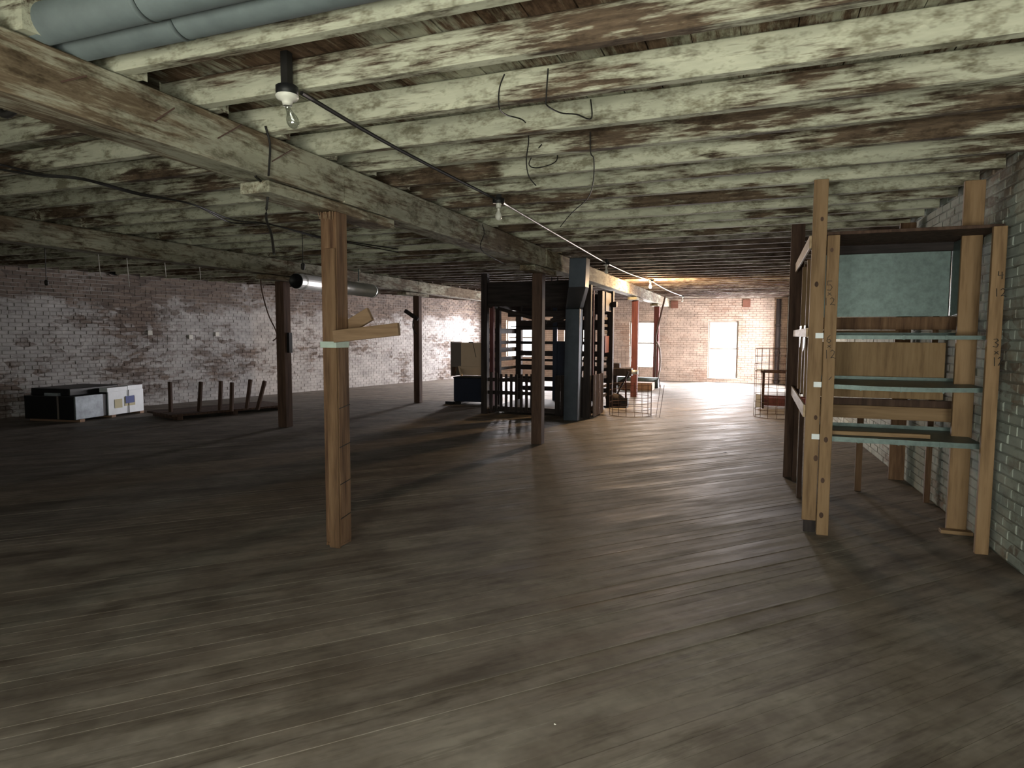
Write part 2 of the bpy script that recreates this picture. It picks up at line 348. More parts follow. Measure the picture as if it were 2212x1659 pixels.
# ------------------------------------------------------------------ walls
def wall(name, p0, p1, zt, opens, thick, mort, brick, label, inward, bricks=True):
    """p0->p1 along the wall foot; inward = unit normal into the room; opens = (u0,u1,z0,z1)"""
    p0, p1 = Vector((*p0, 0)), Vector((*p1, 0)); L = (p1-p0).length; u = (p1-p0)/L; n = Vector((*inward, 0)).normalized()
    mb = MB(); back = .012
    us = sorted({-.3, L+.3, *[o[0] for o in opens], *[o[1] for o in opens]}); zs = sorted({-.03, zt, *[o[2] for o in opens], *[o[3] for o in opens]})
    for i in range(len(us)-1):
        for j in range(len(zs)-1):
            um, zm = (us[i]+us[i+1])/2, (zs[j]+zs[j+1])/2
            if any(o[0] < um < o[1] and o[2] < zm < o[3] for o in opens): continue
            c = p0+u*um-n*(thick/2+back)+Vector((0, 0, zm))
            mb.obox(c, u*(us[i+1]-us[i])/2, n*thick/2, (0, 0, (zs[j+1]-zs[j])/2))
    w = structure(name, mb, mort, label)
    if not bricks: return w
    bl, bh, g = .212, .064, .011; items = []
    row = 0; z = .004
    while z+bh < zt:
        header = row % 7 == 5; l = .102 if header else bl
        x = -random.uniform(0, .02)-(l/2 if row % 2 else 0)
        while x < L:
            a, b = max(x, .002), min(x+l, L-.002); x += l+g
            if b-a < .03: continue
            segs = [(a, b)]
            for o in opens:
                if z+bh*.5 > o[2] and z+bh*.5 < o[3]:
                    nsg = []
                    for sa, sb in segs:
                        if sb <= o[0] or sa >= o[1]: nsg.append((sa, sb)); continue
                        if sa < o[0]-.02: nsg.append((sa, o[0]-.002))
                        if sb > o[1]+.02: nsg.append((o[1]+.002, sb))
                    segs = nsg
            for sa, sb in segs: items.append((sa, sb, z, l if abs(sb-sa-l) < 1e-6 else None))
        z += bh+g; row += 1
    sc = []
    for it in items:
        c = p0+u*((it[0]+it[1])/2)+Vector((0, 0, it[2]+bh/2)); q = proj(c)
        vis = q and 0 < q[0] < W and 0 < q[1] < H
        sc.append((it[1]-it[0])/q[2]**2 if vis and it[3] else 0)
    od = sorted(range(len(items)), key=lambda i: -sc[i]); ch = {i for i in od[:298] if sc[i] > 0}
    protos = {}
    def proto(l):
        if l not in protos:
            c = .006; mm = MB()           # brick with its arrises worn off on the face
            h2, l2 = bh/2, l/2
            o_ = [(-l2, -h2), (l2, -h2), (l2, h2), (-l2, h2)]; i_ = [(-l2+c, -h2+c), (l2-c, -h2+c), (l2-c, h2-c), (-l2+c, h2-c)]
            vs = [(x_, -.02, z_) for x_, z_ in o_]+[(x_, .0, z_) for x_, z_ in o_]+[(x_, .006, z_) for x_, z_ in i_]
            fs = [(i2, (i2+1) % 4, 4+(i2+1) % 4, 4+i2) for i2 in range(4)]+[(4+i2, 4+(i2+1) % 4, 8+(i2+1) % 4, 8+i2) for i2 in range(4)]+[(8, 9, 10, 11)]
            mm.add(vs, fs); me = mm.mesh('brick'); me.materials.append(M[brick]); protos[l] = me
        return protos[l]
    rot = Matrix((( u.x, n.x, 0), (u.y, n.y, 0), (0, 0, 1))).to_euler() if (u.cross(n)).z > 0 else Matrix(((-u.x, n.x, 0), (-u.y, n.y, 0), (0, 0, 1))).to_euler()
    rest = MB()
    for i, (a, b, z, l) in enumerate(items):
        dep = random.uniform(-.006, .001)
        if random.random() < .012: dep = -.009
        c = p0+u*((a+b)/2)+Vector((0, 0, z+bh/2))+n*(dep-.006)
        if i in ch:
            o = bpy.data.objects.new('brick', proto(l)); COL.objects.link(o); o.parent = w
            o.location = c; o.rotation_euler = (rot.x, rot.y, rot.z+random.uniform(-.012, .012))
        else:
            rest.obox(c-n*.006, u*(b-a)/2, n*.012, (0, 0, bh/2))
    part('brickwork', rest, brick, w)['kind'] = 'stuff'
    return w
ZT = 3.03
wl = wall('wall_left', (xl(Y_BACK), Y_BACK), (xl(Y_FAR), Y_FAR), ZT, [], .3, 'mortar_left', 'brick_left',
          'long whitewashed brick wall with bare red bricks near the ceiling', (math.cos(math.atan(.216)), -math.sin(math.atan(.216))))
_x0 = xl(Y_FAR)
wall('wall_far', (_x0, Y_FAR), (xr(Y_FAR), Y_FAR), ZT, [(a-_x0, b-_x0, z0, z1) for a, b, z0, z1 in FAR_WIN], .3, 'mortar_far', 'brick_far',
     'tan brick end wall with four bright windows', (0, -1))
_s = math.hypot(1, .0477)
wall('wall_right', (xr(Y_BACK), Y_BACK), (xr(Y_FAR), Y_FAR), ZT, [((RIGHT_WIN[0]-Y_BACK)*_s, (RIGHT_WIN[1]-Y_BACK)*_s, RIGHT_WIN[2], RIGHT_WIN[3])],
     .3, 'mortar_right', 'brick_right', 'grey green painted brick wall behind the timber rack', (-1, -.0477))
_x0 = xl(Y_BACK)
wall('wall_back', (_x0, Y_BACK), (xr(Y_BACK), Y_BACK), ZT, [(a-_x0, b-_x0, z0, z1) for a, b, z0, z1 in BACK_WIN], .3, 'plaster', None,
     'plastered wall behind the viewer with two windows', (0, 1), False)

def window(n, c0, c1, z0, z1, nrm, label, panes=2):
    """c0,c1 ends of the opening on the wall face; nrm into the room"""
    c0, c1, nr = Vector((*c0, 0)), Vector((*c1, 0)), Vector((*nrm, 0)).normalized(); u = (c1-c0).normalized(); L = (c1-c0).length
    ce = (c0+c1)/2-nr*.14; t = .05; mb = MB(); zc = (z0+z1)/2
    for e in (-1, 1):
        mb.obox(ce+u*e*(L/2-t/2)+Vector((0, 0, zc)), u*t/2, nr*.06, (0, 0, (z1-z0)/2))
        mb.obox(ce+Vector((0, 0, (z0+t/2) if e < 0 else (z1-t/2))), u*(L/2-t), nr*.06, (0, 0, t/2))
    o = structure('window_%d' % n, mb, 'frame', label)
    zm = zc+.05
    part('sash_rail', MB().obox(ce+Vector((0, 0, zm)), u*(L/2-t), nr*.025, (0, 0, .025)), 'frame', o)
    part('window_sill', MB().obox(c0.lerp(c1, .5)+nr*.02-nr*.06+Vector((0, 0, z0+.012)), u*(L/2-.002), nr*.06, (0, 0, .012)), 'frame', o)
    for a, b in ((z0+t, zm-.025), (zm+.025, z1-t)):
        part('pane', MB().obox(ce+Vector((0, 0, (a+b)/2)), u*(L/2-t), nr*.003, (0, 0, (b-a)/2)), 'glass', o)
    # flat lintel of bricks on edge is part of the wall; the reveal shows as the frame depth
    return o
WL = ['bright window nearest the left wall on the far wall', 'bright window behind the lift cage on the far wall',
      'bright window behind the two red posts on the far wall', 'brightest window on the far wall beside the drain pipe']
for k, (a, b, z0, z1) in enumerate(FAR_WIN): window(k+1, (a, Y_FAR), (b, Y_FAR), z0, z1, (0, -1), WL[k])
window(5, (xr(RIGHT_WIN[0]), RIGHT_WIN[0]), (xr(RIGHT_WIN[1]), RIGHT_WIN[1]), RIGHT_WIN[2], RIGHT_WIN[3], (-1, -.0477), 'bright window in the right wall close to the far corner')
for k, (a, b, z0, z1) in enumerate(BACK_WIN): window(6+k, (a, Y_BACK), (b, Y_BACK), z0, z1, (0, 1), 'window in the wall behind the viewer, %s one' % ('left', 'right')[k])

# ------------------------------------------------------------------ ceiling
ZJ0, ZJ1 = 2.83, 2.99
mb = MB(); n4 = [(x, y, z) for z in (3.03, 3.11) for x, y in BIG]
mb.add(n4, [(3, 2, 1, 0), (4, 5, 6, 7), (0, 1, 5, 4), (1, 2, 6, 5), (2, 3, 7, 6), (3, 0, 4, 7)])
ceil = structure('ceiling', mb, 'slab', 'low ceiling of brown planks carried on peeling white joists')
x = -15.5
while x < 1.9:
    w = random.uniform(.20, .25); g = random.choice([.003, .004, .006, .012]); a, b = x+g/2, x+w-g/2; x += w
    pl = clip(clip(ROOM, (1, 0), b, True), (1, 0), a, False)
    if len(pl) < 3: continue
    n = len(pl); zb = ZJ1+random.uniform(.0, .005)
    vs = [(px_, py_, zb) for px_, py_ in pl]+[(px_, py_, 3.028) for px_, py_ in pl]
    part('plank', MB().add(vs, [tuple(range(n))[::-1], tuple(range(n, 2*n))]+[(j, (j+1) % n, n+(j+1) % n, n+j) for j in range(n)]), 'plank', ceil)
BEAM1, BEAM2 = -3.0, -7.55
y = 2.28-.51*6; k = 0
while y < Y_FAR-.1:
    jw = .07
    for s, (a, b) in enumerate(((BEAM1-.16, None), (BEAM2-.16, BEAM1+.16), (None, BEAM2+.16))):
        yy = y+(0, .085, .0)[s]+random.uniform(-.012, .012)
        if yy+jw > Y_FAR-.02 or yy < Y_BACK+.05 or (s == 0 and 1.0 < yy < 2.1): continue
        aa = xl(yy+jw)+.02 if a is None else a; bb = xr(yy+jw)-.02 if b is None else b
        dz = random.uniform(-.004, .006); dy = random.uniform(-.01, .01); hw = jw/2
        mb = MB()
        cols = 4; vs = []; fs = []
        for i in range(cols+1):
            t = i/cols; xx = aa+(bb-aa)*t; sg = -.008*math.sin(math.pi*t)+dz
            yc = yy+dy*math.sin(math.pi*t*1.3)
            vs += [(xx, yc, ZJ0+.008+sg), (xx, yc+jw, ZJ0+.008+sg), (xx, yc+jw, ZJ1-.001), (xx, yc, ZJ1-.001)]
        for i in range(cols):
            for j in range(4): fs.append((i*4+j, i*4+(j+1) % 4, (i+1)*4+(j+1) % 4, (i+1)*4+j))
        fs += [(0, 1, 2, 3), (cols*4+3, cols*4+2, cols*4+1, cols*4)]
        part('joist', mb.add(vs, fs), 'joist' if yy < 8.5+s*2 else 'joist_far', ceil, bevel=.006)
    y += .51; k += 1

# ------------------------------------------------------------------ beams and posts
ZB0, ZB1 = 2.57, ZJ0
def beam(x, y0, y1, label, splits, zb=ZB0):
    t = thing('timber_beam', (x, y0, zb), label, 'beam', 'main beams under the joists')
    ys = [y0]+splits+[y1]
    for i in range(len(ys)-1):
        d = random.uniform(-.008, .008); e = .004
        part('beam_length', MB().box(x-.12+d, x+.12+d, ys[i]+e, ys[i+1]-e, zb+random.uniform(-.01, .01), ZB1), 'beam', t, bevel=.008)
    return t
b1 = beam(BEAM1, Y_BACK+.03, Y_FAR-.6, 'long pale timber beam running over the nearest brown post', [.9, 4.1, 8.95, 12.9, 16.8])
b2 = beam(BEAM2, Y_BACK+.03, Y_FAR-.1, 'long pale timber beam nearest the left brick wall', [.9, 4.5, 8.95, 13.4, 18.0])
def bolster(x, y, l, label, h=.085):
    return part('bolster', MB().box(x-.115, x+.115, y-l/2, y+l/2, ZB0-h, ZB0-.012), 'beam', b1 if x > -5 else b2, bevel=.008)
ZP = ZB0-.086
def post(x, y, w, zt, mat, label, grp='support posts', name='support_post'):
    t = thing(name, (x, y, 0), label, 'post', grp)
    part('shaft', MB().box(x-w/2, x+w/2, y-w/2, y+w/2, 0, zt), mat, t, bevel=.008)
    return t
# nearest post: old square timber with a newer plank let into its face
x, y, w = -2.95, 4.06, .135
t1 = thing('support_post', (x, y, 0), 'brown square post nearest the viewer with two boards nailed across it', 'post', 'support posts')
mb = MB(); h = w/2; n = 10; segs = 9
mb.box(x-h, x+h, y-h, y+h, .03, ZP)
for i in range(7):       # splintered foot
    a = x-h+i*w/7; mb.box(a, a+w/7-.003, y-h, y+h, random.uniform(.0, .02), .031)
part('shaft', mb, 'post', t1, bevel=.004)
part('face_plank', MB().box(x-h+.045, x+h-.002, y-h-.02, y-h, .0, 2.22), 'oldpine', t1, label='lighter newer plank let into the face', bevel=.003)
part('tape_band', MB().box(x-h-.003, x+h+.003, y-h-.024, y+h+.003, 1.50, 1.545), 'tape', t1, label='band of pale green tape')
# splinters under the beam
mb = MB()
for i in range(9):
    a = x-h+.008+i*.013+random.uniform(-.004, .004); mb.bar((a, y-h-.012, ZP-.045-random.random()*.02), (a+random.uniform(-.012, .012), y-h-.02, ZP-.002), .006, .004)
part('splintered_top', mb, 'oldpine_x', t1)['kind'] = 'stuff'
a0, a1 = at(722, 727, Y=y-h-.04), at(862, 711, Y=y-h-.04)
part('cross_board', MB().bar(a0, a1, .035, .088), 'oldpine_x', t1, label='pale board nailed level across the post', bevel=.003)
b0, b1_ = at(728, 722, Y=y+h+.02), at(800, 678, Y=y+h+.02)
part('cross_board', MB().bar(b0, b1_, .035, .10), 'oldpine_x', t1, label='pale board slanting up behind the post', bevel=.003)
for z in (.22, .48, .76, 1.05): part('saw_mark', MB().bar((x+h+.001, y-h, z), (x+h+.001, y+h, z+.02), .003, .006), 'ink', t1)
bolster(BEAM1, 4.06, 1.5, '')
post(-3.0, 8.97, .155, ZP, 'darkpost', 'dark square post standing in front of the slatted lift cage'); bolster(BEAM1, 8.97, 1.0, '')
post(-3.0, 16.84, .16, ZP, 'redpost', 'reddish square post in front of the third far window'); bolster(BEAM1, 16.84, 1.0, '')
tp = post(-2.98, 20.47, .16, ZP, 'redpost', 'farthest reddish post with a leaning pole and hose beside it'); bolster(BEAM1, 20.47, 1.0, '')
tpa = post(-7.6, 9.0, .175, ZP, 'darkpost', 'dark square post beside the pallet of stakes near the left wall'); bolster(BEAM2, 9.0, 1.1, '')
part('switch_box', MB().box(-7.51, -7.46, 8.97, 9.05, 1.28, 1.62), 'black', tpa)
tpb = post(-7.45, 13.4, .15, ZP, 'darkpost', 'dark post with a slanting stub left of the cream cabinet'); bolster(BEAM2, 13.4, 1.1, '')
q0, q1 = at(903, 690, Y=13.28), at(875, 671, Y=13.28)
part('slanting_stub', MB().bar(q0, q1, .06, .08), 'dark', tpb)
mb = MB(); c = at(903, 700, Y=13.3)
mb.tube([c+Vector((math.cos(a)*.11-.03, 0, math.sin(a)*.2-.02)) for a in [math.pi*(.5+i/10) for i in range(11)]], .012, 6)
part('hook', mb, 'cable', tpb)

# ------------------------------------------------------------------ freight lift cage
EX0, EX1, EY0, EY1 = -5.18, -3.05, 12.1, 14.1
el = thing('freight_lift', ((EX0+EX1)/2, (EY0+EY1)/2, 0), 'dark slatted timber freight lift cage in the middle of the room', 'lift')
def eb(name, mat, *b, **k): return part(name, MB().box(*b), mat, el, bevel=k.pop('bevel', .004), **k)
pw = .13
for (px_, py_, zt, nm) in ((EX0, EY0, 2.82, 'corner_post'), (EX1, EY0, 2.55, 'corner_post'), (EX0, EY1, 2.82, 'corner_post'), (EX1, EY1, 2.55, 'corner_post')):
    eb(nm, 'dark', px_-pw/2, px_+pw/2, py_-pw/2, py_+pw/2, 0, zt)
eb('side_post', 'dark', EX0-.05, EX0+.05, 12.75, 12.86, 0, 2.3)
eb('side_post', 'redpost', EX0-.04, EX0+.04, 12.42, 12.52, 0, 2.2, label='thin reddish post on the left side')
eb('side_post', 'dark', EX1-.06, EX1+.04, 13.1, 13.32, .0, 2.5)
# solid dark headers
eb('header_panel', 'dark_x', EX0+.07, EX1-.07, EY0-.03, EY0+.02, 2.16, 2.64)
eb('header_panel', 'dark_x', EX0+.07, EX1-.07, EY1-.02, EY1+.03, 2.05, 2.5)
eb('header_panel', 'dark', EX0-.025, EX0+.025, EY0+.07, EY1-.07, 2.14, 2.6)
eb('header_panel', 'dark', EX1-.025, EX1+.025, 13.5, EY1-.07, 2.1, 2.5)
for xx in (-4.7, -4.1, -3.5): eb('top_joist', 'dark', xx-.04, xx+.04, EY0+.03, EY1-.03, 2.5, 2.62)
# left side slats
for z, hh in ((1.68, .11), (1.43, .075), (1.27, .10), (1.07, .08), (.86, .06), (.6, .08)):
    eb('slat', 'dark', EX0-.075, EX0-.05, EY0+.07, EY1-.07, z-hh/2, z+hh/2)
# rear slats and uprights
for z, hh in ((1.82, .22), (1.42, .07), (1.18, .12), (1.025, .05), (.86, .11), (.6, .1), (.38, .1)):
    eb('slat', 'dark_x', EX0+.066, EX1-.066, EY1-.065, EY1-.04, z-hh/2, z+hh/2)
for xx in (-4.72, -4.0, -3.7, -3.42): eb('rear_upright', 'dark', xx-.045, xx+.045, EY1-.04, EY1+.0, 0, 2.05)
# the lift car: platform, back panel, overhead yoke
eb('car_platform', 'dark_x', EX0+.12, EX1-.12, EY0+.12, EY1-.12, .04, .14)
eb('car_panel', 'blue_panel', -4.28, -3.62, 13.86, 13.9, .36, 1.46, label='dark blue painted panel of the lift car')
eb('car_panel', 'blue_panel', -4.28, -4.18, 13.80, 13.855, .14, 2.2)
eb('car_yoke', 'dark_x', EX0+.14, EX1-.14, 13.0, 13.1, 1.98, 2.10)
part('brace', MB().bar((EX0+.1, 12.6, 2.14), (-4.05, 12.65, 1.86), .05, .07), 'dark_x', el)
part('brace', MB().bar((EX1-.1, 12.9, 2.12), (-4.0, 12.9, 1.88), .05, .07), 'dark_x', el)
part('brace', MB().bar((-4.0, 12.75, 1.9), (-3.5, 12.75, 2.05), .05, .06), 'dark_x', el)
part('hoist_cable', MB().tube([(-4.08, 13.05, 2.1), (-4.08, 13.05, 2.8)], .012), 'cable', el)
part('hoist_cable', MB().tube([(-3.95, 13.05, 2.1), (-3.95, 13.05, 2.8)], .012), 'cable', el)
part('tie_rod', MB().tube([(EX0+.1, 13.3, 1.78), (EX1-.1, 13.3, 1.78)], .012), 'cable', el)
part('ring', MB().tube([(-3.95+.05*math.cos(a), 13.84, 1.5+.05*math.sin(a)) for a in [i*math.pi/6 for i in range(13)]], .012, 5), 'cable', el)
# picket gate across the front
gt = part('gate', MB().box(EX0+.07, EX1-.95, EY0-.02, EY0+.005, .66, .73), 'dark_x', el)
part('gate_rail', MB().box(EX0+.07, EX1-.95, EY0-.02, EY0+.005, .40, .47), 'dark_x', gt)
part('gate_rail', MB().box(EX0+.07, EX1-.95, EY0-.02, EY0+.005, .05, .10), 'dark_x', gt)
xx = EX0+.12
while xx < EX1-1.0:
    part('picket', MB().box(xx, xx+.055, EY0-.045, EY0-.021, .05, .83+random.uniform(-.02, .02)), 'dark', gt, bevel=.004); xx += .108
# boarded lower front to the right of the duct
xx = EX1-.64
while xx < EX1-.1:
    w_ = random.uniform(.09, .13); eb('front_board', 'dark', xx, xx+w_-.006, EY0-.03, EY0-.005, .03, .80+random.uniform(-.05, .04)); xx += w_
# right side: corrugated sheet, ladder of slats
mb = MB(); n = 72; ya, yb = 12.18, 12.94; vs = []; fs = []
for i in range(n+1):
    t = i/n; xx = EX1+.105+.034*math.sin(t*7*2*math.pi)
    vs += [(xx, ya+(yb-ya)*t, .03), (xx, ya+(yb-ya)*t, .83)]
for i in range(n): fs.append((2*i, 2*i+2, 2*i+3, 2*i+1))
o = part('corrugated_sheet', mb.add(vs, fs), 'rustpanel', el, label='rusty corrugated metal sheet on the right side')
sm = o.modifiers.new('thickness', 'SOLIDIFY'); sm.thickness = .004
for z in (2.30, 2.12, 1.95, 1.80, 1.66, 1.10, .92, .70, .5, .3): eb('slat', 'dark', EX1-.06, EX1-.035, 13.5, EY1-.066, z-.03, z+.03)
eb('side_board', 'redpost', EX1-.03, EX1-.006, 13.62, EY1-.066, 1.22, 1.58)
eb('bracket', 'dark', EX1+.066, EX1+.15, 13.95, 14.1, 2.2, 2.32)
part('side_strap', MB().box(EX1+.07, EX1+.085, 12.20, 12.24, .83, 2.45), 'redpost', el)

# bent sheet-metal duct standing in front of the lift
du = thing('metal_duct', (-3.22, 11.72, 0), 'dull blue metal duct rising and bending in front of the lift cage', 'duct')
def rect_path(path, wx, wy):
    vs = []; fs = []
    for (c, s_) in path:
        vs += [(c[0]-wx/2, c[1]-wy/2+s_, c[2]), (c[0]+wx/2, c[1]-wy/2+s_, c[2]), (c[0]+wx/2, c[1]+wy/2+s_, c[2]), (c[0]-wx/2, c[1]+wy/2+s_, c[2])]
    for i in range(len(path)-1):
        for j in range(4): fs.append((i*4+j, i*4+(j+1) % 4, (i+1)*4+(j+1) % 4, (i+1)*4+j))
    m_ = len(path)*4; fs += [(3, 2, 1, 0), (m_-4, m_-3, m_-2, m_-1)]
    return MB().add(vs, fs)
part('upright_run', rect_path([((-3.25, 11.74, 0), 0), ((-3.22, 11.72, 2.08), 0)], .27, .24), 'duct', du, bevel=.008)
_b = at(1250, 622, X=-2.70); _c = Vector((-2.68, _b.y-.02, 2.80))
part('slanting_run', rect_path([((-3.22, 11.72, 2.084), 0), (_b, 0)], .27, .24), 'duct', du, bevel=.006)
part('top_run', rect_path([(_b+Vector((0, 0, .003)), 0), (_c, 0)], .27, .24), 'duct', du, bevel=.006)
part('lit_edge_strip', MB().bar((-3.08, 11.59, 2.1), _b+Vector((.14, -.12, 0)), .012, .012), 'galv', du, label='pale strip standing for the lit edge along the bend')  # paler strip stands in for light along the duct's right edge

# ------------------------------------------------------------------ timber rack on the right
rk = thing('timber_rack', (1.0, 6.8, 0), 'tall pine shelving rack with galvanised metal shelves against the right wall', 'rack')
def rb(name, mat, *b, **k): return part(name, MB().box(*b), mat, rk, bevel=k.pop('bevel', .003), **k)
up = []
up.append(rb('upright', 'pine', .37, .475, 5.71, 5.75, .10, 2.825))
rb('foot_block', 'dark', .385, .475, 5.722, 5.76, 0, .10)
upB = rb('upright', 'pine', .478, .565, 5.66, 5.70, 0, 2.38)
upC = rb('upright', 'pine', 1.535, 1.62, 5.58, 5.62, 0, 2.38)
rb('upright', 'post', 1.59, 1.62, 5.625, 5.70, 0, 2.36)
rb('upright', 'pine', 1.485, 1.625, 6.15, 6.19, 0, 2.825)
rb('foot_block', 'pine_x', 1.43, 1.655, 6.07, 6.145, 0, .03)
rb('upright', 'darkpost', .30, .44, 7.88, 7.92, .0, 2.825)
rb('upright', 'post', 1.40, 1.55, 8.18, 8.22, .0, 2.825)
rb('upright', 'darkpost', .395, .435, 6.90, 7.0, 0, .94)
rb('upright', 'post', .97, 1.03, 7.44, 7.48, 0, .94)
rb('upright', 'post', 1.53, 1.58, 7.15, 7.19, 0, 2.38)
# side rails along the wall direction
for z0, z1 in ((2.29, 2.39), (1.59, 1.66), (.945, 1.045)): rb('side_rail', 'pine_y_lit', .35, .368, 5.70, 7.87, z0, z1)
for z0, z1 in ((2.29, 2.39), (1.59, 1.66), (.945, 1.045)): rb('rear_rail', 'pine_x', .445, 1.39, 7.94, 7.97, z0, z1)
for yy in (6.35, 6.75, 7.3): rb('stud', 'pine', .388, .43, yy, yy+.07, 1.05, 1.585)
for yy in (6.45, 7.15): rb('stud', 'pine', .388, .43, yy, yy+.04, 1.67, 2.285)
rb('side_sheet', 'galv', .434, .438, 6.3, 7.15, 1.67, 2.28, label='galvanised sheet closing the upper side')
rb('side_board', 'darkpost', .434, .46, 7.3, 7.85, 1.06, 2.28)
rb('side_board', 'ply', .434, .45, 6.3, 7.25, 1.06, 1.58)
rb('side_board', 'darkpost', .385, .43, 7.70, 7.87, .0, .94)
# the near bay: backs and boards
YB = 6.52
rb('metal_back', 'galv', .47, 1.50, YB, YB+.004, 1.77, 2.385, label='blue green galvanised sheet at the back of the top bay')
rb('metal_side', 'galv', 1.506, 1.51, 6.2, YB, 1.77, 2.385)
rb('top_board', 'darkpost', .46, 1.655, 5.76, 6.6, 2.395, 2.42)
rb('top_rail', 'dark_x', .46, 1.65, YB-.045, YB-.005, 2.32, 2.392)
rb('back_rail', 'post', .46, 1.58, YB-.045, YB-.005, 1.655, 1.765)
rb('plywood_back', 'ply', .46, 1.50, YB, YB+.012, 1.05, 1.545)
rb('back_rail', 'darkpost', .44, 1.58, YB-.05, YB-.005, .985, 1.045)
rb('back_rail', 'pine_x', .46, 1.58, YB-.03, YB+.01, .865, .98)
def shelf(z, sagz, yf, yb, lip):
    vs = []; fs = []; n_ = 8; xa, xb = .48, 1.60
    for i in range(n_+1):
        t = i/n_; xx = xa+(xb-xa)*t; zz = z-sagz*math.sin(math.pi*t)
        vs += [(xx, yf, zz-lip), (xx, yf, zz), (xx, yb, z+.002), (xx, yb, z+lip*.8)]
    for i in range(n_):
        for j in range(3): fs.append((i*4+j, (i+1)*4+j, (i+1)*4+j+1, i*4+j+1))
    o_ = part('metal_shelf', MB().add(vs, fs), 'galv', rk, label='galvanised metal shelf')
    s_ = o_.modifiers.new('thickness', 'SOLIDIFY'); s_.thickness = .004
    for i in range(2, 7, 2):
        xx = xa+(xb-xa)*i/n_; part('rivet_strap', MB().box(xx, xx+.012, yf-.006, yf-.003, z-lip-.004-sagz, z+.002-sagz), 'galv', o_)
shelf(.79, .0, 5.77, 6.46, .04); shelf(1.215, .012, 5.77, 6.46, .035); shelf(1.605, .0, 5.77, 6.46, .03)
for z in (.80, 1.22, 1.61):        # torn metal ends that stick out past the corner
    part('torn_metal_end', MB().box(.42, .477, 5.695, 5.706, z-.03, z+.012), 'whitemetal', rk)
mb = MB().add([(.378, 6.2, 1.69), (.372, 6.2, 1.50), (.372, 6.35, 1.46), (.378, 6.4, 1.69), (.36, 6.45, 1.69), (.355, 6.5, 1.52), (.36, 6.62, 1.49), (.36, 6.7, 1.69)], [(0, 1, 2, 3), (4, 5, 6, 7)])
o = part('torn_sheet', mb, 'whitemetal', rk); o.modifiers.new('thickness', 'SOLIDIFY').thickness = .003; o['kind'] = 'stuff'
# knots in the pine
def knots(spots):
    for px_, py_, yy in spots:
        c = at(px_, py_, Y=yy); mb = MB(); r = random.uniform(.011, .017)
        pts = [(c.x+math.cos(a)*r, yy, c.z+math.sin(a)*r*1.5) for a in [i*math.pi/5 for i in range(10)]]
        mb.add(pts+[(a, yy+.003, b) for a, _, b in pts], [tuple(range(10))]+[(i, (i+1) % 10, 10+(i+1) % 10, 10+i) for i in range(10)])
        part('knot', mb, 'darkpost', rk)
knots([(1776, 473, 5.708), (1764, 614, 5.708), (1762, 902, 5.708), (1762, 990, 5.708)])
knots([(1797, 540, 5.658), (1784, 950, 5.658), (1777, 1038, 5.658), (1774, 1113, 5.658)])
# marker writing: strokes on the uprights
GL = {'5': [[(.8, 1), (.25, 1), (.2, .58), (.6, .62), (.8, .35), (.6, .05), (.15, .08)]],
      '6': [[(.7, 1), (.3, .65), (.2, .25), (.5, 0), (.8, .25), (.6, .5), (.25, .35)]],
      '1': [[(.5, 1), (.5, 0)]], '2': [[(.15, .8), (.45, 1), (.8, .8), (.7, .5), (.2, .05), (.5, .12), (.95, .0)]],
      '3': [[(.2, .95), (.6, 1), (.75, .78), (.4, .55), (.75, .3), (.55, 0), (.15, .08)]],
      '4': [[(.3, 1), (.25, .45), (.85, .5)], [(.7, .95), (.7, 0)]], 'x': [[(.2, .75), (.8, .25)], [(.8, .75), (.2, .25)]], '/': [[(.2, .2), (.8, .9)]]}
def write(rows, y, parent):
    mb = MB()
    for txt, px_, py0, py1, pw_ in rows:
        for i, ch in enumerate(txt):
            for st in GL[ch]:
                P = [at(px_+(i+u_)*pw_, py1+(py0-py1)*v_, Y=y) for u_, v_ in st]
                for a, b in zip(P, P[1:]): mb.bar(a, b+(b-a).normalized()*.002, .0035, .0075, (0, 1, 0))
    part('marker_writing', mb, 'ink', parent, label='handwritten black marker numbers')['kind'] = 'stuff'
write([('5', 1784, 607, 628, 17), ('x', 1786, 629, 641, 12), ('12', 1778, 643, 659, 13), ('6', 1783, 724, 741, 15), ('x', 1785, 743, 753, 12), ('12', 1779, 756, 774, 13), ('/', 1788, 813, 823, 10)], 5.657, upB)
write([('4', 2152, 586, 602, 18), ('12', 2146, 623, 640, 14), ('3', 2143, 732, 750, 18), ('x', 2146, 756, 768, 13), ('12', 2142, 772, 790, 12)], 5.577, upC)
a, b = at(1806, 945, z=.80), at(2015, 943, z=.80)
solo('wooden_batten', MB().bar((.58, 5.86, .812), (1.28, 5.9, .812), .05, .032), 'pine_x', (.93, 5.88, .796), 'short pale batten lying on the lowest metal shelf of the rack', 'batten', bevel=.003)

